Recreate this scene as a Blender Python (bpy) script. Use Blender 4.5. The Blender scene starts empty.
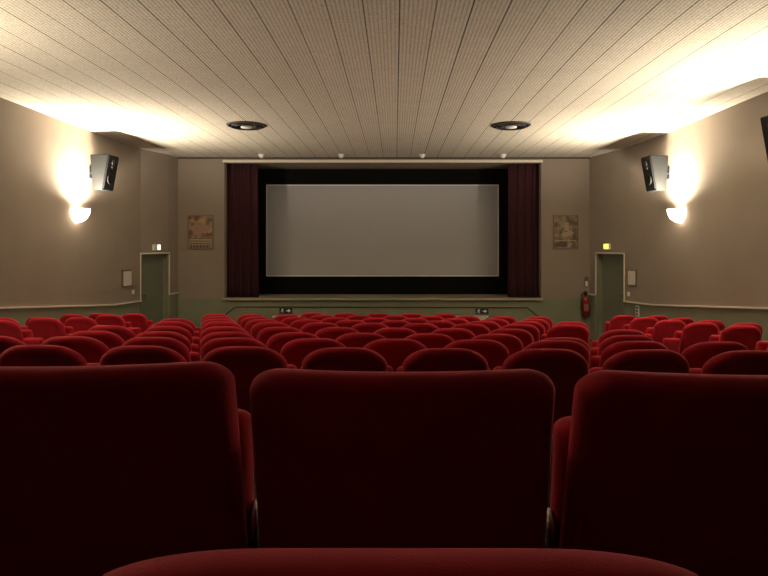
import bpy, bmesh, math, random
from mathutils import Vector, Matrix
random.seed(7)
C = bpy.context.scene
COL = C.collection
PI = math.pi

# ------------------------------------------------------------------ camera, world, exposure
ZC = 2.40                                   # eye level above the lowest floor
cam_d = bpy.data.cameras.new('camera'); cam = bpy.data.objects.new('camera', cam_d); COL.objects.link(cam)
cam_d.sensor_width = 36; cam_d.lens = 28.125
cam_d.shift_x = -11/768; cam_d.shift_y = -43/768
cam_d.clip_start = 0.02; cam_d.clip_end = 100
cam.location = (0, 0, ZC); cam.rotation_euler = (PI/2, 0, 0)
C.camera = cam
w = bpy.data.worlds.new('world'); C.world = w; w.use_nodes = True
w.node_tree.nodes['Background'].inputs[0].default_value = (0.9, 0.8, 0.7, 1)
w.node_tree.nodes['Background'].inputs[1].default_value = 0.0
C.view_settings.view_transform = 'Standard'; C.view_settings.look = 'None'
C.view_settings.gamma = 1; C.view_settings.use_curve_mapping = False
C.view_settings.exposure = 0.1
LAMP_W = 980.0                              # wall lamps
LAMP_COL = (1.0, 0.875, 0.70)

# ------------------------------------------------------------------ materials
def mat(name, col, rough=0.7, metal=0.0, sheen=0.0, sheen_tint=None, emit=None, estr=0, noise=0, nscale=20, bump=0, bscale=200, spec=0.5, sheen_rough=0.4):
    m = bpy.data.materials.new(name); m.use_nodes = True
    nt = m.node_tree; b = nt.nodes['Principled BSDF']
    b.inputs['Base Color'].default_value = (*col, 1)
    b.inputs['Roughness'].default_value = rough; b.inputs['Metallic'].default_value = metal
    b.inputs['Specular IOR Level'].default_value = spec
    if sheen:
        b.inputs['Sheen Weight'].default_value = sheen; b.inputs['Sheen Roughness'].default_value = sheen_rough
        b.inputs['Sheen Tint'].default_value = (*(sheen_tint or (1, 1, 1)), 1)
    if emit:
        b.inputs['Emission Color'].default_value = (*emit, 1); b.inputs['Emission Strength'].default_value = estr
    if noise or bump:
        tc = nt.nodes.new('ShaderNodeTexCoord')
    if noise:
        n = nt.nodes.new('ShaderNodeTexNoise'); n.inputs['Scale'].default_value = nscale; n.inputs['Detail'].default_value = 4
        r = nt.nodes.new('ShaderNodeMapRange'); r.inputs['From Min'].default_value = 0.3; r.inputs['From Max'].default_value = 0.7
        r.inputs['To Min'].default_value = 1-noise; r.inputs['To Max'].default_value = 1+noise
        mx = nt.nodes.new('ShaderNodeVectorMath'); mx.operation = 'SCALE'; mx.inputs[0].default_value = col
        nt.links.new(tc.outputs['Object'], n.inputs['Vector']); nt.links.new(n.outputs['Fac'], r.inputs['Value'])
        nt.links.new(r.outputs['Result'], mx.inputs['Scale']); nt.links.new(mx.outputs['Vector'], b.inputs['Base Color'])
    if bump:
        n2 = nt.nodes.new('ShaderNodeTexNoise'); n2.inputs['Scale'].default_value = bscale
        bp = nt.nodes.new('ShaderNodeBump'); bp.inputs['Strength'].default_value = bump; bp.inputs['Distance'].default_value = 0.005
        nt.links.new(tc.outputs['Object'], n2.inputs['Vector']); nt.links.new(n2.outputs['Fac'], bp.inputs['Height'])
        nt.links.new(bp.outputs['Normal'], b.inputs['Normal'])
    return m

M = {}
M['wall'] = mat('taupe_wall', (0.27, 0.225, 0.18), 0.9, noise=0.05, nscale=1.3, bump=0.15, bscale=60, spec=0.2)
M['green'] = mat('green_wainscot', (0.21, 0.225, 0.15), 0.75, noise=0.06, nscale=2, spec=0.3)
M['rail'] = mat('cream_rail', (0.66, 0.60, 0.48), 0.6)
M['floor'] = mat('dark_carpet', (0.05, 0.035, 0.03), 0.95, noise=0.2, nscale=30, bump=0.3)
M['velvet'] = mat('red_velvet', (0.47, 0.018, 0.034), 0.85, sheen=0.7, sheen_tint=(1, 0.27, 0.33), noise=0.12, nscale=9, bump=0.15, bscale=400, spec=0.15)
M['curtain'] = mat('maroon_curtain', (0.034, 0.0035, 0.007), 0.95, sheen=0.03, sheen_tint=(0.8, 0.2, 0.3), noise=0.1, nscale=6)
M['metal'] = mat('dark_metal', (0.06, 0.06, 0.065), 0.45, metal=0.7)
M['chrome'] = mat('brushed_metal', (0.6, 0.58, 0.56), 0.35, metal=1)
M['mask'] = mat('black_cloth', (0.006, 0.006, 0.005), 0.95, spec=0.1)
M['screen'] = mat('screen_cloth', (0.48, 0.495, 0.50), 0.85, spec=0.2)
M['screen_edge'] = mat('screen_edge', (0.85, 0.85, 0.82), 0.7)
M['stage'] = mat('stage_floor', (0.24, 0.22, 0.17), 0.7, noise=0.06, nscale=5)
M['lip'] = mat('stage_lip', (0.33, 0.30, 0.21), 0.6)
M['dark'] = mat('dark_brown', (0.035, 0.028, 0.02), 0.7)
M['door'] = mat('green_door', (0.15, 0.165, 0.115), 0.6, noise=0.05, nscale=4)
M['white'] = mat('white_plastic', (0.7, 0.67, 0.6), 0.5)
M['paper'] = mat('paper', (0.62, 0.58, 0.54), 0.8, noise=0.08, nscale=40)
M['speaker'] = mat('speaker_grey', (0.014, 0.0145, 0.014), 0.75, bump=0.1, bscale=500, spec=0.15)
M['grille'] = mat('speaker_front', (0.008, 0.008, 0.008), 0.8, spec=0.15)
M['cone'] = mat('speaker_driver', (0.03, 0.03, 0.03), 0.6, spec=0.2)
M['ext_red'] = mat('extinguisher_red', (0.22, 0.015, 0.015), 0.3)
M['black'] = mat('black_rubber', (0.015, 0.015, 0.015), 0.5)
M['signdark'] = mat('sign_dark', (0.02, 0.02, 0.017), 0.5)
M['signwhite'] = mat('sign_white', (0.6, 0.58, 0.5), 0.5, emit=(1, 0.95, 0.8), estr=0.12)
M['frame'] = mat('frame_brass', (0.17, 0.125, 0.075), 0.4, metal=0.3)
M['glow'] = mat('lamp_glass', (0.9, 0.8, 0.65), 0.4, emit=(1.0, 0.82, 0.6), estr=16)
M['exit_w'] = mat('exit_lit_white', (0.8, 0.8, 0.7), 0.4, emit=(1, 1, 0.82), estr=1.5)
M['exit_y'] = mat('exit_lit_yellow', (0.8, 0.8, 0.2), 0.4, emit=(0.85, 0.9, 0.16), estr=1.0)
M['exit_off'] = mat('exit_green', (0.2, 0.26, 0.18), 0.5, emit=(0.5, 0.6, 0.4), estr=0.2)

def ceiling_mat():
    m = bpy.data.materials.new('perforated_ceiling_planks'); m.use_nodes = True
    nt = m.node_tree; N = nt.nodes; L = nt.links; b = N['Principled BSDF']
    b.inputs['Roughness'].default_value = 0.9; b.inputs['Specular IOR Level'].default_value = 0.15
    tc = N.new('ShaderNodeTexCoord'); sx = N.new('ShaderNodeSeparateXYZ'); L.new(tc.outputs['Object'], sx.inputs[0])
    def math_(op, a, bb=None, c=None):
        n = N.new('ShaderNodeMath'); n.operation = op
        for i, v in enumerate((a, bb, c)):
            if v is None: continue
            if isinstance(v, (int, float)): n.inputs[i].default_value = v
            else: L.new(v, n.inputs[i])
        return n.outputs[0]
    def line(coord, period, off, width):
        f = math_('FRACT', math_('ADD', math_('DIVIDE', math_('SUBTRACT', coord, off), period), 0.5))
        dd = math_('MULTIPLY', math_('ABSOLUTE', math_('SUBTRACT', f, 0.5)), period)
        return math_('SMOOTH_MIN', math_('MAXIMUM', math_('SUBTRACT', 1.0, math_('DIVIDE', dd, width)), 0.0), 1.0, 0.1)
    X, Y = sx.outputs[0], sx.outputs[1]
    joint = line(X, 0.312, 0.04, 0.009)
    joint = math_('MINIMUM', math_('MULTIPLY', joint, 2.0), 1.0)
    fine = line(X, 0.312/8, 0.04, 0.010)
    cross = line(Y, 1.55, 0.77, 0.012)
    rowp = line(Y, 0.04, 0.0, 0.013)
    perf = math_('MULTIPLY', fine, math_('ADD', math_('MULTIPLY', rowp, 0.55), 0.45))
    nz = N.new('ShaderNodeTexNoise'); nz.inputs['Scale'].default_value = 90; nz.inputs['Detail'].default_value = 3
    L.new(tc.outputs['Object'], nz.inputs['Vector'])
    nz2 = N.new('ShaderNodeTexNoise'); nz2.inputs['Scale'].default_value = 2.2; L.new(tc.outputs['Object'], nz2.inputs['Vector'])
    jn = math_('FLOOR', math_('DIVIDE', math_('SUBTRACT', X, 0.04-0.156), 0.312))
    wj = N.new('ShaderNodeTexWhiteNoise'); wj.noise_dimensions = '1D'; L.new(jn, wj.inputs['W'])
    jw = math_('ADD', math_('MULTIPLY', wj.outputs['Value'], 0.35), 0.38)
    cell = math_('FLOOR', math_('DIVIDE', math_('SUBTRACT', X, 0.04), 0.312))
    wn = N.new('ShaderNodeTexWhiteNoise'); wn.noise_dimensions = '1D'; L.new(cell, wn.inputs['W'])
    dark = math_('ADD', math_('MULTIPLY', perf, 0.62), math_('MULTIPLY', joint, jw))
    dark = math_('ADD', dark, math_('MULTIPLY', cross, 0.10))
    dark = math_('ADD', dark, math_('MULTIPLY', math_('SUBTRACT', nz.outputs['Fac'], 0.5), 1.3))
    dark = math_('ADD', dark, math_('MULTIPLY', math_('SUBTRACT', nz2.outputs['Fac'], 0.5), 0.12))
    dark = math_('ADD', dark, math_('MULTIPLY', math_('SUBTRACT', wn.outputs['Value'], 0.5), 0.05))
    val = math_('MAXIMUM', math_('SUBTRACT', 1.0, dark), 0.06)
    vm = N.new('ShaderNodeVectorMath'); vm.operation = 'SCALE'; vm.inputs[0].default_value = (0.60, 0.55, 0.45)
    L.new(val, vm.inputs['Scale']); L.new(vm.outputs['Vector'], b.inputs['Base Color'])
    return m
M['ceiling'] = ceiling_mat()

def poster_mat(name, base, dark, seed):
    m = bpy.data.materials.new(name); m.use_nodes = True
    nt = m.node_tree; N = nt.nodes; L = nt.links; b = N['Principled BSDF']; b.inputs['Roughness'].default_value = 0.5
    tc = N.new('ShaderNodeTexCoord'); nz = N.new('ShaderNodeTexNoise'); nz.noise_dimensions = '4D'
    nz.inputs['W'].default_value = seed; nz.inputs['Scale'].default_value = 7; nz.inputs['Detail'].default_value = 3
    cr = N.new('ShaderNodeValToRGB'); cr.color_ramp.elements[0].position = 0.38; cr.color_ramp.elements[1].position = 0.62
    cr.color_ramp.elements[0].color = (*dark, 1); cr.color_ramp.elements[1].color = (*base, 1)
    L.new(tc.outputs['Object'], nz.inputs['Vector']); L.new(nz.outputs['Fac'], cr.inputs[0]); L.new(cr.outputs[0], b.inputs['Base Color'])
    return m

# ------------------------------------------------------------------ helpers
def Pt(px, py, d):
    return Vector(((px-395)/600*d, d, ZC-(py-245)/600*d))

def mesh_of(bm, name, mats, smooth=False):
    me = bpy.data.meshes.new(name)
    bmesh.ops.recalc_face_normals(bm, faces=bm.faces[:])
    bm.to_mesh(me); bm.free()
    for m in (mats if isinstance(mats, (list, tuple)) else [mats]): me.materials.append(m)
    if smooth:
        for p in me.polygons: p.use_smooth = True
    return me

def link(name, me, parent=None, loc=None, rot=None):
    o = bpy.data.objects.new(name, me); COL.objects.link(o)
    if parent is not None: o.parent = parent
    if loc is not None: o.location = loc
    if rot is not None: o.rotation_euler = rot
    return o

def obj(name, bm, mats, parent=None, smooth=False, loc=None, rot=None):
    return link(name, mesh_of(bm, name, mats, smooth), parent, loc, rot)

def tag(o, label, cat, group=None):
    o['label'] = label; o['category'] = cat
    if group: o['group'] = group
    return o

def thing(name, label, cat, loc=(0, 0, 0), rotz=0, group=None):
    o = bpy.data.objects.new(name, None); COL.objects.link(o); o.empty_display_size = 0.1
    o.location = loc; o.rotation_euler = (0, 0, rotz)
    return tag(o, label, cat, group)

def struct(name, bm, mats, smooth=False):
    o = obj(name, bm, mats, None, smooth); o['kind'] = 'structure'; return o

def box(bm, x0, x1, y0, y1, z0, z1, bev=0, mi=0, mtx=None):
    vs = [bm.verts.new((x, y, z)) for x in (x0, x1) for y in (y0, y1) for z in (z0, z1)]
    fs = [bm.faces.new([vs[i] for i in f]) for f in ((0, 1, 3, 2), (4, 6, 7, 5), (0, 4, 5, 1), (2, 3, 7, 6), (0, 2, 6, 4), (1, 5, 7, 3))]
    for f in fs: f.material_index = mi
    if bev:
        es = list({e for f in fs for e in f.edges})
        r = bmesh.ops.bevel(bm, geom=es, offset=bev, segments=2, affect='EDGES', profile=0.5)
        vs = list({v for f in r['faces'] for v in f.verts} | {v for v in vs if v.is_valid})
    if mtx is not None: bmesh.ops.transform(bm, matrix=mtx, verts=[v for v in vs if v.is_valid])
    return bm

def hexa(bm, a, b_, mi=0):
    """a, b_: two quads (4 points each, matching order) joined into a solid"""
    va = [bm.verts.new(p) for p in a]; vb = [bm.verts.new(p) for p in b_]
    fs = [bm.faces.new(va), bm.faces.new(vb[::-1])]
    for i in range(4):
        j = (i+1) % 4
        fs.append(bm.faces.new((va[i], vb[i], vb[j], va[j])))
    for f in fs: f.material_index = mi

def prism(bm, pts, y0, y1, mi=0, axis='Y'):
    def mk(p, y): return (p[0], y, p[1]) if axis == 'Y' else ((p[0], p[1], y) if axis == 'Z' else (y, p[0], p[1]))
    va = [bm.verts.new(mk(p, y0)) for p in pts]; vb = [bm.verts.new(mk(p, y1)) for p in pts]
    fs = [bm.faces.new(va), bm.faces.new(vb[::-1])]
    n = len(pts)
    for i in range(n): fs.append(bm.faces.new((va[i], vb[i], vb[(i+1) % n], va[(i+1) % n])))
    for f in fs: f.material_index = mi

def lathe(bm, prof, seg=32, mtx=None, close=True):
    """prof: (r, z) from bottom to top, around Z"""
    rings = []
    for r, z in prof:
        if r < 1e-6: rings.append([bm.verts.new((0, 0, z))])
        else: rings.append([bm.verts.new((r*math.cos(2*PI*i/seg), r*math.sin(2*PI*i/seg), z)) for i in range(seg)])
    for a, b in zip(rings, rings[1:]):
        for i in range(seg):
            j = (i+1) % seg
            if len(a) == 1 and len(b) == 1: continue
            if len(a) == 1: bm.faces.new((a[0], b[i], b[j]))
            elif len(b) == 1: bm.faces.new((a[i], a[j], b[0]))
            else: bm.faces.new((a[i], a[j], b[j], b[i]))
    if mtx is not None: bmesh.ops.transform(bm, matrix=mtx, verts=[v for r in rings for v in r])

def tube(bm, pts, r, seg=10):
    pts = [Vector(p) for p in pts]; rings = []
    up = Vector((0, 0, 1))
    for i, p in enumerate(pts):
        t = (pts[min(i+1, len(pts)-1)]-pts[max(i-1, 0)]).normalized()
        a = t.cross(up)
        if a.length < 0.05: a = t.cross(Vector((0, 1, 0)))
        a.normalize(); b = t.cross(a).normalized()
        rings.append([bm.verts.new(p+r*(math.cos(2*PI*k/seg)*a+math.sin(2*PI*k/seg)*b)) for k in range(seg)])
    for a, b in zip(rings, rings[1:]):
        for k in range(seg): bm.faces.new((a[k], a[(k+1) % seg], b[(k+1) % seg], b[k]))
    bm.faces.new(rings[0]); bm.faces.new(rings[-1][::-1])

def interp(x, tab):
    if x <= tab[0][0]: (x0, y0), (x1, y1) = tab[0], tab[1]
    elif x >= tab[-1][0]: return tab[-1][1]
    else:
        for (x0, y0), (x1, y1) in zip(tab, tab[1:]):
            if x0 <= x <= x1: break
    return y0+(y1-y0)*(x-x0)/(x1-x0)

# ------------------------------------------------------------------ geometry tables
TOP = [(3.3, -0.560), (4.12, -0.629), (4.96, -0.715), (5.8, -0.794), (6.68, -0.866), (7.55, -0.944), (8.4, -1.018), (9.25, -1.085), (10.1, -1.150), (12.2, -1.30)]
SEAT_H = 0.9
def floor_z(x, d):
    if d < 1.75: return ZC-1.10 - 0.0*(x)
    t = -1.02 if False else interp(d, TOP)
    k = 1.0 if d < 11 else max(0.0, 1-(d-11)/1.2)
    return ZC+t-SEAT_H-0.008*(x+0.3)*k
CEIL = ZC+2.04
LW = [(-5.45, -2.6), (-5.45, 4), (-5.45, 8), (-5.45, 10.8), (-5.44, 11.6), (-5.415, 12.15), (-5.385, 12.70), (-5.13, 13.6), (-5.06, 14.0)]
RW = [(4.95, -2.6), (4.95, 4), (4.95, 8), (4.95, 10.8), (4.94, 11.5), (4.90, 12.05), (4.825, 12.62), (4.60, 13.7), (4.535, 14.0)]
DOOR_TOP = ZC-0.18
RAIL = [(0, -0.12), (7.96, -0.84), (10.5, -1.065), (11.6, -1.155), (12.65, -1.185)]
def rail_z(d): return ZC+interp(d, RAIL)

# ------------------------------------------------------------------ room shell
bm = bmesh.new()
xs = [-5.8+i*(11.2/16) for i in range(17)]
ys = [-2.8, -1, 0.5, 1.0, 1.74, 1.76]+[2.2+0.6*i for i in range(20)]+[14.2]
ys = sorted(set(ys))
g = [[bm.verts.new((x, y, floor_z(x, y))) for x in xs] for y in ys]
gb = [[bm.verts.new((x, y, -0.3)) for x in (xs[0], xs[-1])] for y in ys]
for a, b in zip(g, g[1:]):
    for i in range(len(xs)-1): bm.faces.new((a[i], a[i+1], b[i+1], b[i]))
struct('floor', bm, M['floor'])

bm = bmesh.new(); box(bm, -5.75, 5.25, -2.8, 13.985, CEIL, CEIL+0.12); struct('ceiling', bm, M['ceiling'])

def side_wall(name, pts, sgn):
    bm = bmesh.new()
    for i, ((x0, y0), (x1, y1)) in enumerate(zip(pts, pts[1:])):
        ox = sgn*0.25
        door = (i == 6)
        # subdivide long runs so the sloped rail line follows
        def band(za0, za1, zb0, zb1, mi):
            hexa(bm, [(x0, y0, za0), (x1, y1, zb0), (x1, y1, zb1), (x0, y0, za1)],
                 [(x0+ox, y0, za0), (x1+ox, y1, zb0), (x1+ox, y1, zb1), (x0+ox, y0, za1)], mi)
        if door:
            band(DOOR_TOP, CEIL+0.05, DOOR_TOP, CEIL+0.05, 0)
        elif i == 7:
            band(-0.1, ZC-1.115, -0.1, ZC-1.115, 1); band(ZC-1.115, CEIL+0.05, ZC-1.115, CEIL+0.05, 0)
        else:
            ra, rb = rail_z(y0), rail_z(y1)
            band(-0.1, ra, -0.1, rb, 1); band(ra, CEIL+0.05, rb, CEIL+0.05, 0)
    return struct(name, bm, [M['wall'], M['green']])
side_wall('wall_left', LW, -1); side_wall('wall_right', RW, 1)

bm = bmesh.new()
box(bm, -5.75, 5.25, -2.95, -2.8, -0.1, CEIL+0.1); struct('wall_back', bm, M['dark'])

OX0, OX1, OZ0, OZ1 = -3.985, 3.415, ZC-1.245, ZC+1.925
bm = bmesh.new()
WZ = ZC-1.25
box(bm, -5.4, OX0, 14.0, 14.18, WZ, CEIL+0.1); box(bm, OX1, 4.9, 14.0, 14.18, WZ, CEIL+0.1)
box(bm, OX0, OX1, 14.0, 14.18, OZ1, CEIL+0.1)
box(bm, -5.4, OX0, 14.0, 14.18, -0.1, WZ, mi=1); box(bm, OX1, 4.9, 14.0, 14.18, -0.1, WZ, mi=1)
struct('wall_front', bm, [M['wall'], M['green']])
bm = bmesh.new(); box(bm, OX0, OX1, 14.0, 15.55, -0.1, OZ0, mi=0)
bm.faces.ensure_lookup_table()
st = struct('floor_stage', bm, [M['stage'], M['green']])
for p in st.data.polygons:
    if abs(p.normal.y) > 0.5: p.material_index = 1
# recess behind the opening
bm = bmesh.new()
box(bm, -4.3, 3.8, 15.45, 15.6, OZ0-0.2, OZ1+0.3); struct('wall_recess_back', bm, M['mask'])
bm = bmesh.new()
box(bm, -4.3, -4.15, 14.18, 15.45, OZ0-0.2, OZ1+0.3); box(bm, 3.65, 3.8, 14.18, 15.45, OZ0-0.2, OZ1+0.3)
struct('wall_recess_side', bm, M['mask'])
bm = bmesh.new(); box(bm, -4.3, 3.8, 14.18, 15.45, OZ1, OZ1+0.2); struct('ceiling_recess', bm, M['wall'])
bm = bmesh.new(); box(bm, -4.15, OX0, 14.18, 15.45, OZ0-0.1, OZ0); box(bm, OX1, 3.65, 14.18, 15.45, OZ0-0.1, OZ0); struct('floor_recess_edge', bm, M['stage'])

# trims
def rail(name, pts, zf, sgn):
    bm = bmesh.new()
    for (x0, y0), (x1, y1) in zip(pts, pts[1:]):
        z0, z1 = zf(y0), zf(y1); ix = -sgn*0.035
        hexa(bm, [(x0, y0, z0-0.014), (x1, y1, z1-0.014), (x1, y1, z1+0.014), (x0, y0, z0+0.014)],
             [(x0+ix, y0, z0-0.012), (x1+ix, y1, z1-0.012), (x1+ix, y1, z1+0.012), (x0+ix, y0, z0+0.012)])
    return struct(name, bm, M['rail'])
def sub(pts, n=6):
    out = []
    for a, b in zip(pts, pts[1:]):
        for k in range(n): out.append((a[0]+(b[0]-a[0])*k/n, a[1]+(b[1]-a[1])*k/n))
    return out+[pts[-1]]
rail('trim_1', LW[:7], rail_z, -1); rail('trim_2', RW[:7], rail_z, 1)
rail('trim_3', LW[7:9], lambda y: ZC-1.115, -1); rail('trim_4', RW[7:9], lambda y: ZC-1.145, 1)
bm = bmesh.new(); box(bm, OX0-0.02, OX1+0.02, 13.93, 14.0, OZ0-0.045, OZ0+0.012, 0.008); struct('trim_5', bm, M['lip'])
bm = bmesh.new(); box(bm, OX0-0.03, OX1+0.03, 13.96, 14.0, OZ1-0.005, OZ1+0.06, 0.006); struct('trim_6', bm, M['rail'])
bm = bmesh.new(); box(bm, -5.06, 4.54, 13.95, 13.99, CEIL-0.03, CEIL+0.01); struct('trim_7', bm, M['dark'])
bm = bmesh.new()
for a, b in (((-3.725, -1.445), (3.085, -1.460)), ((-3.725, -1.445), (-3.96, -1.63)), ((3.085, -1.460), (3.33, -1.66))):
    tube(bm, [(a[0], 13.99, ZC+a[1]), (b[0], 13.99, ZC+b[1])], 0.013, 8)
struct('trim_8', bm, M['dark'])
bm = bmesh.new()
for x in (OX0-0.03, OX1-0.01): box(bm, x, x+0.04, 13.975, 14.2, OZ0, OZ1, 0.004)
struct('trim_9', bm, M['wall'])

# doors
def door(n, p0, p1, sgn, handle_near):
    a = Vector((p0[0], p0[1], 0)); b = Vector((p1[0], p1[1], 0)); L = (b-a).length
    ang = math.atan2(b.y-a.y, b.x-a.x)
    o = bpy.data.objects.new('door_%d' % n, None); COL.objects.link(o); o['kind'] = 'structure'
    o.location = (a.x, a.y, 0); o.rotation_euler = (0, 0, ang)
    out = 1 if sgn < 0 else -1            # local +Y points out of the hall for the left wall
    fz = 0.10
    bm = bmesh.new()
    y0, y1 = sorted((out*0.13, out*0.17)); box(bm, 0.03, L-0.03, y0, y1, fz-0.1, DOOR_TOP)
    leaf = obj('door_leaf', bm, M['door'], o)
    bm = bmesh.new()
    ya, yb = sorted((-out*0.025, out*0.02))
    zl, zr = (rail_z(12.7)-0.02, ZC-1.13)
    box(bm, -0.02, 0.0, ya, yb, zl, DOOR_TOP+0.015, 0.005); box(bm, L-0.0, L+0.02, ya, yb, zr, DOOR_TOP+0.015, 0.005)
    box(bm, 0.0, L, ya, yb, DOOR_TOP-0.015, DOOR_TOP+0.015, 0.005)
    obj('door_frame', bm, M['rail'], o)
    bm = bmesh.new()
    yc, yd = sorted((out*0.02, out*0.25))
    box(bm, -0.01, 0.03, yc, yd, fz-0.1, DOOR_TOP); box(bm, L-0.03, L+0.01, yc, yd, fz-0.1, DOOR_TOP); box(bm, 0.03, L-0.03, yc, yd, DOOR_TOP-0.03, DOOR_TOP+0.02)
    box(bm, L-0.0, L+0.03, ya, yb, fz-0.1, zr); box(bm, -0.03, 0.0, ya, yb, fz-0.1, zl)
    obj('door_reveal', bm, M['green'], o)
    bm = bmesh.new(); hx = 0.14 if handle_near else L-0.14
    yh = out*0.13; s = -out
    q = sorted((yh, yh+s*0.012)); box(bm, hx-0.025, hx+0.025, q[0], q[1], 1.16, 1.42, 0.004)
    tube(bm, [(hx, yh, 1.31), (hx, yh+s*0.06, 1.31), (hx+0.12, yh+s*0.06, 1.31)], 0.011)
    obj('door_handle', bm, M['black'], leaf)
    return o
door(1, LW[6], LW[7], -1, True); door(2, RW[6], RW[7], 1, True)

# ------------------------------------------------------------------ screen, masking, curtains
sc = thing('cinema_screen', 'large blank grey cinema screen framed by black masking above the stage', 'screen', (-0.305, 15.24, OZ0))
sx0, sx1, sz0, sz1 = -2.935, 2.91, ZC-0.768-OZ0, ZC+1.505-OZ0
bm = bmesh.new(); box(bm, sx0, sx1, 0, 0.03, sz0, sz1); obj('screen_surface', bm, M['screen'], sc)
bm = bmesh.new(); e = 0.028
box(bm, sx0-e, sx1+e, -0.02, 0.03, sz1, sz1+e); box(bm, sx0-e, sx1+e, -0.02, 0.03, sz0-e, sz0)
box(bm, sx0-e, sx0, -0.02, 0.03, sz0, sz1); box(bm, sx1, sx1+e, -0.02, 0.03, sz0, sz1)
obj('border', bm, M['screen_edge'], sc)
mk = thing('screen_masking', 'black cloth masking frame surrounding the blank grey screen', 'masking', (-0.305, 15.26, OZ0))
for a in ((-3.8, sx0-e, 0.0, 3.16), (sx1+e, 3.9, 0.0, 3.16), (sx0-e, sx1+e, sz1+e, 3.16), (sx0-e, sx1+e, 0.0, sz0-e)):
    bm = bmesh.new(); box(bm, a[0], a[1], -0.08, -0.05, a[2], a[3]); obj('masking_panel', bm, M['mask'], mk)

def curtain(name, label, x0, x1, seed):
    rnd = random.Random(seed); bm = bmesh.new(); n = 90; nz = 10
    ph = [rnd.uniform(0, 6) for _ in range(4)]
    def yy(t, zt):
        return (0.025*math.sin(t*2*PI*5+ph[0]+0.8*math.sin(t*7))+0.015*math.sin(t*2*PI*9+ph[1]+zt))*(1.2-0.5*zt)
    T = 0.012; rows = []
    for s in (0, 1):
        grid = []
        for k in range(nz+1):
            zt = k/nz; flare = 1+0.05*(1-zt)**2
            grid.append([bm.verts.new(((x0+x1)/2+((x0+(x1-x0)*i/n)-(x0+x1)/2)*flare, 14.20+yy(i/n, zt)+s*T, OZ0+0.01+zt*(OZ1-OZ0-0.02))) for i in range(n+1)])
        rows.append(grid)
        for a, b in zip(grid, grid[1:]):
            for i in range(n): bm.faces.new((a[i], a[i+1], b[i+1], b[i]))
    f, r = rows
    for k in range(nz):
        for i in (0, n): bm.faces.new((f[k][i], f[k+1][i], r[k+1][i], r[k][i]))
    for i in range(n):
        for k in (0, nz): bm.faces.new((f[k][i], f[k][i+1], r[k][i+1], r[k][i]))
    o = obj(name, bm, M['curtain'], None, True)
    return tag(o, label, 'curtain')
curtain('stage_curtain', 'dark maroon drawn curtain hanging left of the blank screen', -4.07, -3.25, 1)
curtain('stage_curtain', 'dark maroon drawn curtain hanging right of the blank screen', 2.68, 3.50, 2)

# ------------------------------------------------------------------ seats
def outline(w_top, w_bot, z0, z1, a, b, rb, n=10):
    """closed outline (x, z), wide elliptical corners above, small round ones below"""
    pts = []
    def W(z): t = (z-z0)/(z1-z0); return (w_bot+(w_top-w_bot)*t)/2
    H = W(z1)
    for k in range(n+1):                                  # right top corner going up and over
        th = PI/2*k/n; pts.append((H-a+a*math.cos(th), z1-b+b*math.sin(th)))
    m = 6
    for k in range(1, m): pts.append(((H-a)*(1-2*k/m), z1))
    for k in range(n+1):
        th = PI/2+PI/2*k/n; pts.append((-(H-a)+a*math.cos(th), z1-b+b*math.sin(th)))
    Hb = W(z0)
    for k in range(1, 5): z = z1-b+(z0+rb-(z1-b))*k/5; pts.append((-W(z), z))
    for k in range(n//2+1):
        th = PI+PI/2*k/(n//2); pts.append((-(Hb-rb)+rb*math.cos(th), z0+rb+rb*math.sin(th)))
    for k in range(1, m): pts.append((-(Hb-rb)*(1-2*k/m), z0))
    for k in range(n//2+1):
        th = 1.5*PI+PI/2*k/(n//2); pts.append(((Hb-rb)+rb*math.cos(th), z0+rb+rb*math.sin(th)))
    for k in range(1, 5): z = z0+rb+(z1-b-z0-rb)*k/5; pts.append((W(z), z))
    return pts

def cushion_mesh(name, out, T, R, warp, crown_f=0.02, crown_b=0.0, panel=0.0):
    bm = bmesh.new()
    xs_ = [p[0] for p in out]; zs_ = [p[1] for p in out]
    hw = max(xs_); zc = (max(zs_)+min(zs_))/2; hh = (max(zs_)-min(zs_))/2
    ins = []
    for k in range(6): th = PI/2*k/5; ins.append((R*(1-math.cos(th))*1.0, math.sin(th)))
    # th=0 -> rim (inset 0, depth 0); th=90 -> inset R, full depth
    cols = {}
    def ring(inset, y):
        r = []
        for (x, z) in out:
            r.append(bm.verts.new(warp(x*(1-inset/hw), y, zc+(z-zc)*(1-inset/hh))))
        return r
    def side(sgn, crown, pan):
        rs = []
        for i, (d_, y_) in enumerate(ins):
            if i == 0: rs.append(None); continue
            rs.append(ring(d_, sgn*y_*T/2))
        if pan:
            rs.append(ring(R+0.012, sgn*T/2)); rs.append(ring(R+0.018, sgn*(T/2-pan)))
        base = T/2-pan
        m0 = R+(0.02 if pan else 0)
        for f in (0.25, 0.5, 0.75):
            d_ = m0+(min(hw, hh)-m0)*f
            rs.append(ring(d_, sgn*(base+crown*(1-(1-f)**2))))
        c = bm.verts.new(warp(0, sgn*(base+crown), zc))
        return rs, c
    rim = ring(0, 0)
    n = len(out)
    for sgn, crown, pan in ((1, crown_f, 0), (-1, crown_b, panel)):
        rs, c = side(sgn, crown, pan); rs[0] = rim
        for a, b in zip(rs, rs[1:]):
            for i in range(n): bm.faces.new((a[i], a[(i+1) % n], b[(i+1) % n], b[i]))
        for i in range(n): bm.faces.new((rs[-1][i], rs[-1][(i+1) % n], c))
    return mesh_of(bm, name, M['velvet'], True)

TAN = math.tan(math.radians(17))
def back_warp(bulge, hw, crown=0.0):
    def f(x, y, z):
        z += crown*((1-(x/0.236)**2)-0.35)*max(0, min(1, (z-0.7)/0.2))
        return (x, y+(SEAT_H-z)*TAN-bulge*(1-(x/hw)**2)+bulge*0.5, z)
    return f
def cush_warp(x, y, z):
    return (x, y+0.105+(SEAT_H-z)*TAN+0.02*(x/0.26)**2, z)

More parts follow.
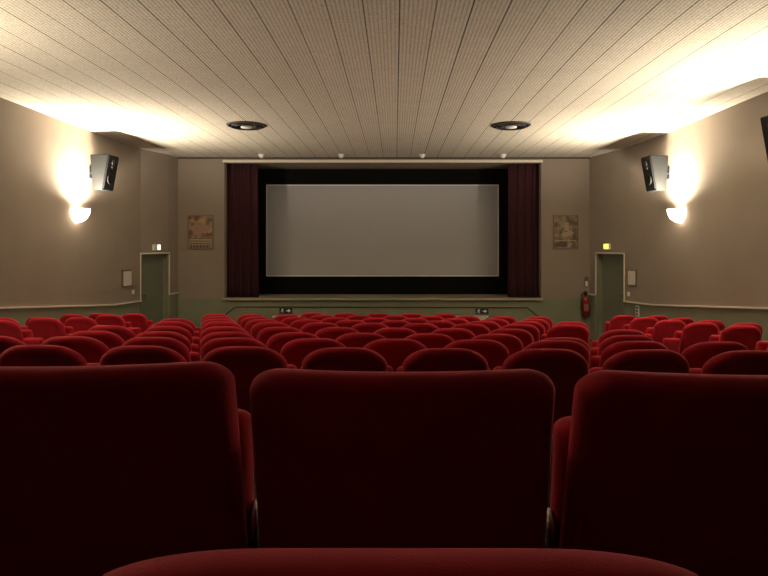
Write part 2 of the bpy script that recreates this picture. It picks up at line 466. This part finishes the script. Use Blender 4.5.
me_back_round = cushion_mesh('backrest', outline(0.472, 0.50, 0.40, 0.90, 0.155, 0.10, 0.05), 0.085, 0.035, back_warp(0.035, 0.25, 0.018), 0.012, 0.006, 0.004)
me_back_side = cushion_mesh('backrest', outline(0.442, 0.47, 0.40, 0.90, 0.14, 0.10, 0.05), 0.085, 0.035, back_warp(0.035, 0.25, 0.014), 0.012, 0.006, 0.004)
me_back_broad = cushion_mesh('backrest', outline(0.515, 0.530, 0.34, 0.90, 0.055, 0.042, 0.04), 0.085, 0.03, back_warp(0.042, 0.26), 0.012, 0.004, 0.0)
me_cush = cushion_mesh('seat_cushion', outline(0.530, 0.515, 0.36, 0.778, 0.035, 0.025, 0.05), 0.10, 0.035, cush_warp, 0.01, 0.01)
def cush_tilt(x, y, z):
    return (x, 0.20+y+(z-0.38)*0.40, z+0.02*0-0.25*y)
me_cush_tilt = cushion_mesh('seat_cushion', outline(0.548, 0.52, 0.38, 0.822, 0.15, 0.026, 0.05), 0.10, 0.035, cush_tilt, 0.02, 0.01)

bm = bmesh.new()                                          # side standard with foot
prism(bm, [(0.10, 0.02), (0.30, 0.02), (0.27, 0.06), (0.265, 0.40), (0.265, 0.50), (0.205, 0.50), (0.195, 0.40), (0.15, 0.06)], -0.007, 0.007, axis='X')
box(bm, -0.008, 0.008, 0.07, 0.33, -0.04, 0.025)
me_stand = mesh_of(bm, 'side_frame', M['metal'])
bm = bmesh.new(); lathe(bm, [(0, -0.007), (0.035, -0.007), (0.04, 0), (0.035, 0.007), (0, 0.007)], 20, Matrix.Rotation(PI/2, 4, 'Y'))
me_hinge = mesh_of(bm, 'seat_hinge', M['chrome'], True)
me_side = cushion_mesh('folding_side_seat', outline(0.215, 0.20, 0.36, 0.70, 0.03, 0.03, 0.03), 0.09, 0.03, lambda x, y, z: (x, y+0.10+(SEAT_H-z)*TAN*0.6, z), 0.005, 0.005)

def seat(x, d, kind, label, group, rz=0, side=0, dz=0, name='theatre_chair'):
    t = thing(name, label, 'chair', (x, d, (floor_z(x, d+0.2) if kind in ('broad', 'tilt') else floor_z(x, d))+dz), rz, group)
    link('backrest', {'round': me_back_round, 'side': me_back_side}.get(kind, me_back_broad), t)
    link('seat_cushion', me_cush_tilt if kind == 'tilt' else me_cush, t)
    for s in (-1, 1):
        link('side_frame', me_stand, t, (s*0.264, 0, 0))
    for s in (-1, 1):
        link('seat_hinge', me_hinge, t, (s*0.266, 0.21, 0.54))
    if side:
        link('folding_side_seat', me_side, t, (side*0.355, -0.08, 0))
    return t

RNG = random.Random(3)
ORD = ['first', 'second', 'third', 'fourth', 'fifth', 'sixth', 'seventh', 'eighth', 'ninth', 'tenth', 'eleventh']
ROWD = [3.3, 4.12, 4.96, 5.8, 6.68, 7.55, 8.4, 9.25, 10.1]
EXT = [(-1.925, 1.925), (-2.75, 2.2), (-2.475, 1.925), (-2.75, 2.2), (-2.475, 1.925), (-2.75, 2.2), (-2.475, 1.925), (-2.75, 2.2), (-1.375, 0.825)]
ROWDZ = [-0.006, -0.018, -0.017, -0.009, -0.006, -0.006, -0.005, -0.004, -0.003]
for r, d in enumerate(ROWD):
    x0, x1 = EXT[r]; n = int(round((x1-x0)/0.55))+1
    xs_ = [x0+0.55*k for k in range(n)]
    if r == 3: xs_ = [x for x in xs_ if abs(x-1.65) > 0.1]      # one place stands empty here
    n = len(xs_)
    for k, x in enumerate(xs_):
        if k == 0: pos = 'leftmost'
        elif k == n-1: pos = 'rightmost'
        elif k < n/2: pos = ORD[k]+' from left'
        else: pos = ORD[n-1-k]+' from right'
        lab = 'round-topped red velvet chair, %s in middle block, %s row from the stage' % (pos, ORD[8-r])
        dz = ROWDZ[r]-(0.025 if (r == 2 and abs(x-1.375) < 0.1) else 0)
        sc_ = 1.004 if r == 0 else 1.0
        seat(x*sc_, d-0.045+RNG.uniform(-.012, .012), 'round', lab, 'chairs of the middle block', RNG.uniform(-.006, .006), dz=dz)
for r in range(3, 9):
    d = ROWD[r]-0.045; o = ORD[8-r]
    for s, xa, xb, sn in ((-1, -4.39, -4.94, 'left'), (1, 3.845, 4.395, 'right')):
        if r == 3 and s < 0: continue
        dz = (0, 0, 0, 0, -0.005, -0.01, -0.03, -0.025, -0.04)[r] if s < 0 else 0
        seat(xa, d, 'side', 'round-topped red velvet chair by the aisle, %s side block, %s row from the stage' % (sn, o), 'chairs of the %s side block' % sn, RNG.uniform(-.006, .006), side=0 if (s > 0 and r >= 7) else -s, dz=dz)
        if r > 4:
            seat(xb, d, 'side', 'round-topped red velvet chair by the wall, %s side block, %s row from the stage' % (sn, o), 'chairs of the %s side block' % sn, RNG.uniform(-.006, .006), dz=dz)
seat(0.012, 0.985, 'broad', 'broad square-shouldered red velvet chair in the centre of the nearest full row', 'broad chairs of the nearest row', -0.006, dz=-0.005)
seat(-0.530, 0.98, 'broad', 'broad square-shouldered red velvet chair cut by the left edge of the photo', 'broad chairs of the nearest row', 0.08, dz=0.005)
seat(0.562, 0.975, 'broad', 'broad square-shouldered red velvet chair cut by the right edge of the photo', 'broad chairs of the nearest row', -0.065, dz=-0.008)
seat(0.005, 0.17, 'tilt', 'red velvet chair at the bottom edge of the photo, showing only its cushion edge', None)

# ------------------------------------------------------------------ wall lamps
def sconce(x, d, sgn, label, k_w=1.0):
    z = ZC+0.385
    t = thing('wall_lamp', label, 'wall lamp', (x, d, z), 0, 'wall lamps along the side walls')
    n = 20; m = 8; bm = bmesh.new(); H = 0.235; R = 0.18
    rings_o, rings_i = [], []
    for k in range(m+1):
        th = PI/2*k/m; r = R*math.sin(th)**0.9 if k else 0.012; zz = H*(1-math.cos(th))
        rings_o.append([bm.verts.new((-sgn*r*math.sin(PI*i/n)*1.25-sgn*0.005, r*math.cos(PI*i/n), zz)) for i in range(n+1)])
        q = 0.93; r2 = r*q
        rings_i.append([bm.verts.new((-sgn*r2*math.sin(PI*i/n)*1.25-sgn*0.008, r2*math.cos(PI*i/n), zz+0.012*(1-k/m))) for i in range(n+1)])
    for rr in (rings_o, rings_i):
        for a, b in zip(rr, rr[1:]):
            for i in range(n): bm.faces.new((a[i], a[i+1], b[i+1], b[i]))
    for i in range(n): bm.faces.new((rings_o[-1][i], rings_o[-1][i+1], rings_i[-1][i+1], rings_i[-1][i]))
    obj('lamp_shade', bm, M['glow'], t, True)
    bm = bmesh.new(); a, b = sorted((0, -sgn*0.012)); box(bm, a, b, -0.06, 0.06, 0.03, 0.2, 0.004); obj('wall_plate', bm, M['white'], t)
    bm = bmesh.new(); lathe(bm, [(0, -0.05), (0.008, -0.045), (0.01, 0), (0.008, 0.045), (0, 0.05)], 10, Matrix.Translation((-sgn*0.085, 0, 0.21)) @ Matrix.Rotation(PI/2, 4, 'X'))
    obj('bulb', bm, M['glow'], t, True)
    ld = bpy.data.lights.new('lamp_light', 'SPOT'); ld.spot_size = math.radians(176); ld.spot_blend = 0.95; ld.energy = LAMP_W*k_w; ld.color = LAMP_COL; ld.shadow_soft_size = 0.06
    lo = bpy.data.objects.new('lamp_light', ld); COL.objects.link(lo); lo.parent = t; lo.location = (-sgn*0.20, 0, 0.25); lo.rotation_euler = (PI, -sgn*math.radians(21), 0)
    return t
sconce(-5.45, 10.25, -1, 'glowing half-bowl wall lamp on the left wall beside the tilted speaker')
sconce(4.95, 10.38, 1, 'glowing half-bowl wall lamp on the right wall beside the whole tilted speaker')
sconce(-5.45, 4.5, -1, 'glowing half-bowl wall lamp on the left wall, nearer the back of the hall', 0.8)
sconce(4.95, 6.7, 1, 'glowing half-bowl wall lamp on the right wall, nearer the back of the hall', 0.8)

# ------------------------------------------------------------------ speakers
def speaker(x, d, sgn, label):
    # local frame: +X into the hall, origin on the wall at the box bottom
    t = thing('wall_speaker', label, 'speaker', (x, d, ZC+(0.975 if d > 9 else 0.95)), 0, 'grey surround speakers')
    def L(px, py, pz): return (-sgn*px, py, pz)
    hwid = 0.17; yb = 0.10                                 # half width along the wall
    def sect(z, inn, out_, yaw):                            # plan corners at a level
        return [L(inn, -hwid*0.75, z), L(inn, hwid*0.75, z), L(out_+yaw, hwid, z), L(out_-yaw*0.2, -hwid, z)]
    bm = bmesh.new()
    lo = sect(0.0, 0.10, 0.30, 0.03); hi = sect(0.625, 0.06, 0.41, 0.03)
    hexa(bm, lo, hi)
    bmesh.ops.bevel(bm, geom=bm.edges[:], offset=0.008, segments=2, affect='EDGES')
    body = obj('cabinet', bm, M['speaker'], t)
    # the front baffle follows the leaning hall side
    def face(u, v, off):                                    # u across (-1..1), v up (0..1)
        a = Vector(lo[3]).lerp(Vector(lo[2]), (u+1)/2); b = Vector(hi[3]).lerp(Vector(hi[2]), (u+1)/2)
        p = a.lerp(b, v); nrm = Vector((-sgn, 0, -0.17)).normalized()
        return p+nrm*off
    bm = bmesh.new()
    hexa(bm, [face(-.88, .04, -.01), face(.88, .04, -.01), face(.88, .96, -.01), face(-.88, .96, -.01)],
         [face(-.88, .04, .012), face(.88, .04, .012), face(.88, .96, .012), face(-.88, .96, .012)])
    fr = obj('front_grille', bm, M['grille'], t)
    for v, r in ((0.80, 0.045), (0.68, 0.035), (0.34, 0.10)):
        bm = bmesh.new(); c = face(0, v, 0.013); q = Vector((-sgn, 0, -0.17)).to_track_quat('Z', 'Y').to_matrix().to_4x4()
        lathe(bm, [(0, 0.004), (r*0.3, 0.006), (r*0.35, -0.0), (r*0.85, 0.008), (r, 0.01), (r*1.02, 0.0), (r, -0.012)], 24, Matrix.Translation(c) @ q)
        obj('driver', bm, M['cone'] if r < 0.09 else M['grille'], fr, True)
    bm = bmesh.new(); 
    a = [L(0.0, -0.04, 0.22), L(0.0, 0.04, 0.22), L(0.0, 0.04, 0.42), L(0.0, -0.04, 0.42)]
    b = [L(0.012, -0.04, 0.22), L(0.012, 0.04, 0.22), L(0.012, 0.04, 0.42), L(0.012, -0.04, 0.42)]
    hexa(bm, a, b); tube(bm, [L(0.01, 0, 0.32), L(0.13, 0, 0.32)], 0.018)
    obj('wall_bracket', bm, M['metal'], t)
    return t
speaker(-5.45, 10.73, -1, 'grey wall speaker tilted downward high on the left wall')
speaker(4.95, 10.85, 1, 'grey wall speaker tilted downward high on the right wall, fully in view')
speaker(4.95, 7.25, 1, 'dark wall speaker cut by the right edge of the photo')

# ------------------------------------------------------------------ ceiling vents and small ceiling fittings
def vent(px, label):
    p = Pt(px, 125, 10.2)
    t = thing('ceiling_vent', label, 'vent', (p.x, 10.2, CEIL), 0, 'round ceiling vents')
    bm = bmesh.new(); lathe(bm, [(0, -0.004), (0.30, -0.004), (0.30, 0.0)], 48); obj('backing', bm, M['dark'], t, True)
    bm = bmesh.new(); lathe(bm, [(0.29, -0.004), (0.295, -0.03), (0.33, -0.012), (0.335, 0.0)], 48); obj('rim', bm, M['dark'], t, True)
    for r in (0.22, 0.15):
        bm = bmesh.new(); lathe(bm, [(r, -0.006), (r+0.035, -0.045), (r+0.042, -0.043), (r+0.01, -0.006)], 40); obj('ring', bm, M['metal'], t, True)
    bm = bmesh.new(); lathe(bm, [(0, -0.055), (0.09, -0.05), (0.10, -0.035), (0.05, -0.005), (0, -0.004)], 32); obj('centre_disc', bm, M['white'], t, True)
vent(246.5, 'round slatted ceiling vent left of the screen centre'); vent(511, 'round slatted ceiling vent right of the screen centre')
SP = ['leftmost', 'second from the left', 'second from the right', 'rightmost']
for i, px in enumerate((261.6, 341.3, 422.3, 503)):
    p = Pt(px, 157, 13.5)
    t = thing('ceiling_spotlight', 'small white ceiling fitting above the screen, %s of the four' % SP[i], 'ceiling light', (p.x, 13.5, CEIL), 0, 'white fittings above the screen')
    bm = bmesh.new(); lathe(bm, [(0.0, -0.02), (0.075, -0.02), (0.08, 0)], 24); obj('base', bm, M['white'], t, True)
    bm = bmesh.new(); lathe(bm, [(0, -0.085), (0.035, -0.08), (0.055, -0.05), (0.06, -0.02)], 24); obj('dome', bm, M['white'], t, True)

# ------------------------------------------------------------------ things on the walls
def wall_frame(x, d, pts, sgn, into=0.0):
    """position on a side wall at depth d + angle of that wall"""
    for (x0, y0), (x1, y1) in zip(pts, pts[1:]):
        if y0 <= d <= y1:
            t = (d-y0)/(y1-y0); return x0+(x1-x0)*t, math.atan2(y1-y0, x1-x0)
def on_wall(name, label, cat, px, py, pts, sgn, group=None):
    # find the depth where the wall crosses this column of the view
    best = None
    for k in range(1000):
        d = 6+k*0.008
        if d > 14: break
        r = wall_frame(0, d, pts, sgn); e = abs(395+r[0]/d*600-px)
        if best is None or e < best[0]: best = (e, d, r)
    _, d, (x, ang) = best
    z = ZC-(py-245)/600*d
    rz = ang-PI if sgn > 0 else ang                         # local -Y looks into the hall
    return thing(name, label, cat, (x, d, z), rz, group), d
def lbox(name, parent, x0, x1, z0, z1, y0, y1, m, bev=0.003):
    bm = bmesh.new(); box(bm, x0, x1, y0, y1, z0, z1, bev); return obj(name, bm, m, parent)

# local -Y must point into the hall
def side_item(*a, **k): return on_wall(*a, **k)
for px, py, pts, sgn, sn in ((126, 278, LW, -1, 'left'), (632.5, 277.5, RW, 1, 'right')):
    t, d = side_item('notice_board', 'small framed white notice beside the %s door' % sn, 'notice', px, py, pts, sgn)
    hw_ = 0.19 if sgn < 0 else 0.17
    lbox('frame', t, -hw_, hw_, -0.17, 0.17, -0.025, 0.005, M['frame'])
    lbox('paper', t, -hw_+0.035, hw_-0.02, -0.155, 0.135, -0.03, -0.024, M['paper'])
for px, py, pts, sgn, sn in ((133, 292, LW, -1, 'left'), (628.8, 294, RW, 1, 'right')):
    t, d = side_item('light_switch', 'small white wall switch beside the %s door, under the notice' % sn, 'switch', px, py, pts, sgn)
    lbox('switch_plate', t, -0.045, 0.045, -0.045, 0.045, -0.012, 0.0, M['white']); lbox('rocker', t, -0.02, 0.02, -0.025, 0.025, -0.018, -0.011, M['white'])
t, d = side_item('wall_socket', 'narrow white socket strip on the green wainscot right of the right door', 'socket', 638, 311, RW, 1)
lbox('socket_plate', t, -0.06, 0.06, -0.11, 0.11, -0.02, 0.0, M['white'])
for k in (-1, 0, 1): lbox('outlet', t, -0.03, 0.03, k*0.065-0.022, k*0.065+0.022, -0.024, -0.019, M['signdark'], 0.002)

def man(bm, s, ox, oz, y0, y1, mi=0):
    def P(pts): prism(bm, [(ox+s*a, oz+s*b) for a, b in pts], y0, y1, mi)
    P([(math.cos(2*PI*i/10)*0.10+0.08, math.sin(2*PI*i/10)*0.10+0.42) for i in range(10)])
    P([(-0.12, -0.05), (0.08, -0.08), (0.14, 0.28), (-0.04, 0.30)])
    P([(-0.12, -0.05), (0.0, -0.07), (-0.14, -0.28), (-0.38, -0.34), (-0.40, -0.26), (-0.22, -0.2)])
    P([(-0.02, -0.06), (0.08, -0.08), (0.26, -0.2), (0.20, -0.5), (0.1, -0.5), (0.14, -0.24)])
    P([(0.1, 0.28), (0.14, 0.18), (0.36, 0.1), (0.38, 0.18)])
    P([(-0.04, 0.30), (-0.02, 0.2), (-0.26, 0.12), (-0.32, 0.2)])
def arrow(bm, s, ox, oz, y0, y1, mi=0):
    prism(bm, [(ox+s*a, oz+s*b) for a, b in ((-0.45, -0.1), (0.0, -0.1), (0.0, -0.38), (0.45, 0), (0.0, 0.38), (0.0, 0.1), (-0.45, 0.1))], y0, y1, mi)
for px, py, sn in ((285.8, 310.7, 'left'), (482, 311.2, 'right')):
    p = Pt(px, py, 13.98)
    t = thing('exit_sign', 'small dark escape-route sign with white arrow, %s half of the stage front' % sn, 'sign', (p.x, 14.0, p.z), 0, 'escape signs on the stage front')
    lbox('sign_board', t, -0.15, 0.15, -0.062, 0.062, -0.03, 0.0, M['signdark'])
    bm = bmesh.new(); man(bm, 0.095, -0.08, 0.003, -0.034, -0.0295); obj('running_figure', bm, M['signwhite'], t)
    bm = bmesh.new(); arrow(bm, 0.105, 0.065, 0.0, -0.034, -0.0295); obj('arrow', bm, M['signwhite'], t)
for px, py, pts, sgn, sn, m1, m2, cl in ((155.5, 247.3, LW, -1, 'left', 'exit_off', 'exit_w', 'white'), (608.3, 246.5, RW, 1, 'right', 'exit_y', 'exit_y', 'yellow')):
    t, d = side_item('exit_light', 'small lit %s emergency exit light above the %s door' % (cl, sn), 'exit light', px, py, pts, sgn)
    hw_ = 0.10
    lbox('housing', t, -hw_-.01, hw_+.01, -0.065, 0.065, -0.05, 0.0, M['white'])
    lbox('panel', t, -hw_, 0, -0.055, 0.055, -0.056, -0.049, M[m1]); lbox('panel', t, 0, hw_, -0.055, 0.055, -0.058, -0.049, M[m2])

# posters
def poster(px0, px1, py0, py1, label, kind):
    a = Pt(px0, py0, 13.97); b = Pt(px1, py1, 13.97); W = b.x-a.x; H = a.z-b.z
    t = thing('framed_poster', label, 'poster', ((a.x+b.x)/2, 14.0, b.z))
    bm = bmesh.new(); e = 0.022; h = W/2
    box(bm, -h, h, -0.03, 0, 0, e, 0.004); box(bm, -h, h, -0.03, 0, H-e, H, 0.004); box(bm, -h, -h+e, -0.03, 0, e, H-e, 0.004); box(bm, h-e, h, -0.03, 0, e, H-e, 0.004)
    obj('frame', bm, M['frame'], t)
    if kind == 0: pm, dk = poster_mat('poster_sepia', (0.40, 0.25, 0.14), (0.10, 0.05, 0.025), 3), mat('poster_ink', (0.05, 0.03, 0.02), 0.5)
    else: pm, dk = poster_mat('poster_brown', (0.28, 0.20, 0.11), (0.07, 0.04, 0.025), 8), mat('poster_ink2', (0.06, 0.035, 0.02), 0.5)
    lt = mat('poster_cream', (0.34, 0.26, 0.16), 0.5)
    pr = lbox('print', t, -h+e, h-e, e, H-e, -0.015, 0, pm, 0)
    Y = (-0.018, -0.0155)
    bm = bmesh.new(); rnd = random.Random(kind+5)
    if kind == 0:
        obj('pale_band', (lambda b_: (box(b_, -h+e+.02, h-e-.02, Y[0]+.001, Y[1], 0.03, 0.24), b_)[1])(bmesh.new()), lt, pr)
        for z, hh, n in ((0.245, 0.014, 1), (0.18, 0.02, 1), (0.035, 0.06, 7), (0.115, 0.03, 5)):
            x = -h+e+0.03
            while x < h-e-0.05:
                wd = 2*h if n == 1 else rnd.uniform(0.03, 0.07); x2 = min(x+wd, h-e-0.03); box(bm, x, x2, Y[0], Y[1], z, z+hh); x = x2+0.012
        obj('lettering', bm, dk, pr)
        bm = bmesh.new()
        prism(bm, [(0.22*math.cos(q)*(1+.15*math.sin(3*q)), 0.47+0.13*math.sin(q)*(1+.2*math.cos(2*q))) for q in [2*PI*i/24 for i in range(24)]], Y[0], Y[1])
        obj('pictured_shape', bm, mat('poster_tan', (0.30, 0.18, 0.11), 0.5), pr)
    else:
        box(bm, -0.03, 0.07, Y[0], Y[1], 0.42, 0.62); box(bm, -h+e+.02, h-e-.02, Y[0], Y[1], 0.185, 0.21)
        prism(bm, [(0.085+0.03*math.cos(2*PI*i/14), 0.08+0.03*math.sin(2*PI*i/14)) for i in range(14)], Y[0], Y[1])
        prism(bm, [(-0.1, 0.30), (0.0, 0.28), (0.2, 0.36), (0.12, 0.44), (0.0, 0.39), (-0.06, 0.41)], Y[0], Y[1])
        obj('pale_shapes', bm, lt, pr)
        bm = bmesh.new(); x = -h+e+0.03
        while x < h-e-0.05:
            x2 = min(x+rnd.uniform(0.03, 0.08), h-e-0.03)
            if x < 0.03: box(bm, x, min(x2, 0.03), Y[0], Y[1], 0.05, 0.15)
            x = x2
        obj('lettering', bm, dk, pr)
poster(187.6, 213.0, 215, 249.3, 'framed sepia film poster on the front wall left of the screen', 0)
poster(553.3, 578.6, 214.8, 249.0, 'framed dark brown film poster on the front wall right of the screen', 1)

# fire extinguisher
p = Pt(586, 316, 13.85)
t = thing('fire_extinguisher', 'red fire extinguisher hung on the green wainscot by the right door', 'fire extinguisher', (p.x, 13.88, p.z))
bm = bmesh.new(); lathe(bm, [(0, 0), (0.075, 0), (0.085, 0.02), (0.085, 0.36), (0.075, 0.41), (0.045, 0.445), (0.025, 0.455), (0.025, 0.48), (0, 0.48)], 28); obj('cylinder_body', bm, M['ext_red'], t, True)
bm = bmesh.new(); lathe(bm, [(0, 0.475), (0.03, 0.475), (0.03, 0.52), (0, 0.52)], 16); box(bm, -0.02, 0.02, -0.12, 0.04, 0.53, 0.545, 0.003); box(bm, -0.018, 0.018, -0.11, 0.03, 0.56, 0.575, 0.003); box(bm, -0.012, 0.012, -0.01, 0.03, 0.515, 0.57); obj('valve', bm, M['black'], t)
bm = bmesh.new(); tube(bm, [(0, -0.02, 0.50), (-0.06, -0.03, 0.54), (-0.11, -0.03, 0.48), (-0.115, -0.02, 0.30), (-0.10, -0.02, 0.12)], 0.012); obj('hose', bm, M['black'], t, True)
bm = bmesh.new(); n = 10
va = [(0.0865*math.sin(-0.7+1.4*i/n), -0.0865*math.cos(-0.7+1.4*i/n)) for i in range(n+1)]
for (x0, y0), (x1, y1) in zip(va, va[1:]):
    bm.faces.new([bm.verts.new(q) for q in ((x0, y0, 0.12), (x1, y1, 0.12), (x1, y1, 0.28), (x0, y0, 0.28))])
obj('label_sticker', bm, mat('sticker', (0.32, 0.14, 0.12), 0.5), t, True)
bm = bmesh.new(); box(bm, -0.03, 0.03, 0.085, 0.12, 0.25, 0.40, 0.003); obj('wall_hook', bm, M['metal'], t)
p = Pt(588.3, 282, 13.99)
t = thing('pictogram_sign', 'small grey instruction plate on the front wall above the fire extinguisher', 'sign', (min(p.x, 4.47), 14.0, p.z))
lbox('plate', t, -0.05, 0.04, -0.12, 0.12, -0.012, 0, M['frame'])
lbox('printed_panel', t, -0.035, 0.025, -0.10, 0.02, -0.015, -0.011, M['rail'])

# white-nosed steps at the foot of the stage
def steps(x0, x1, label, xa, xb):
    t = thing('stage_step', label, 'step', ((x0+x1)/2, 13.6, 0.0)); hw_ = (x1-x0)/2
    fz = floor_z(0, 13.6)
    top = ZC-1.61
    bm = bmesh.new(); box(bm, -hw_, hw_, 0, 0.40, fz, top-0.03); obj('step_block', bm, M['green'], t)
    bm = bmesh.new(); box(bm, -hw_, hw_, -0.02, 0.05, top-0.03, top, 0.004); obj('step_nosing', bm, M['white'], t)
    bm = bmesh.new(); box(bm, -hw_, hw_, 0.05, 0.40, top-0.03, top-0.002); obj('step_tread', bm, M['stage'], t)
    if xb:
        c = (x0+x1)/2; bm = bmesh.new(); prism(bm, [(xa-c, top-0.03), (xb-c, top-0.03), (xb-c-.08, top-0.15), (xa-c+.08, top-0.15)], -0.012, 0.0); obj('side_plate', bm, M['white'], t)
steps(-2.78, -2.15, 'pale-edged step at the left foot of the stage below the escape sign', 0, 0)
steps(1.24, 2.12, 'pale-edged step at the right foot of the stage below the escape sign', 1.84, 2.08)
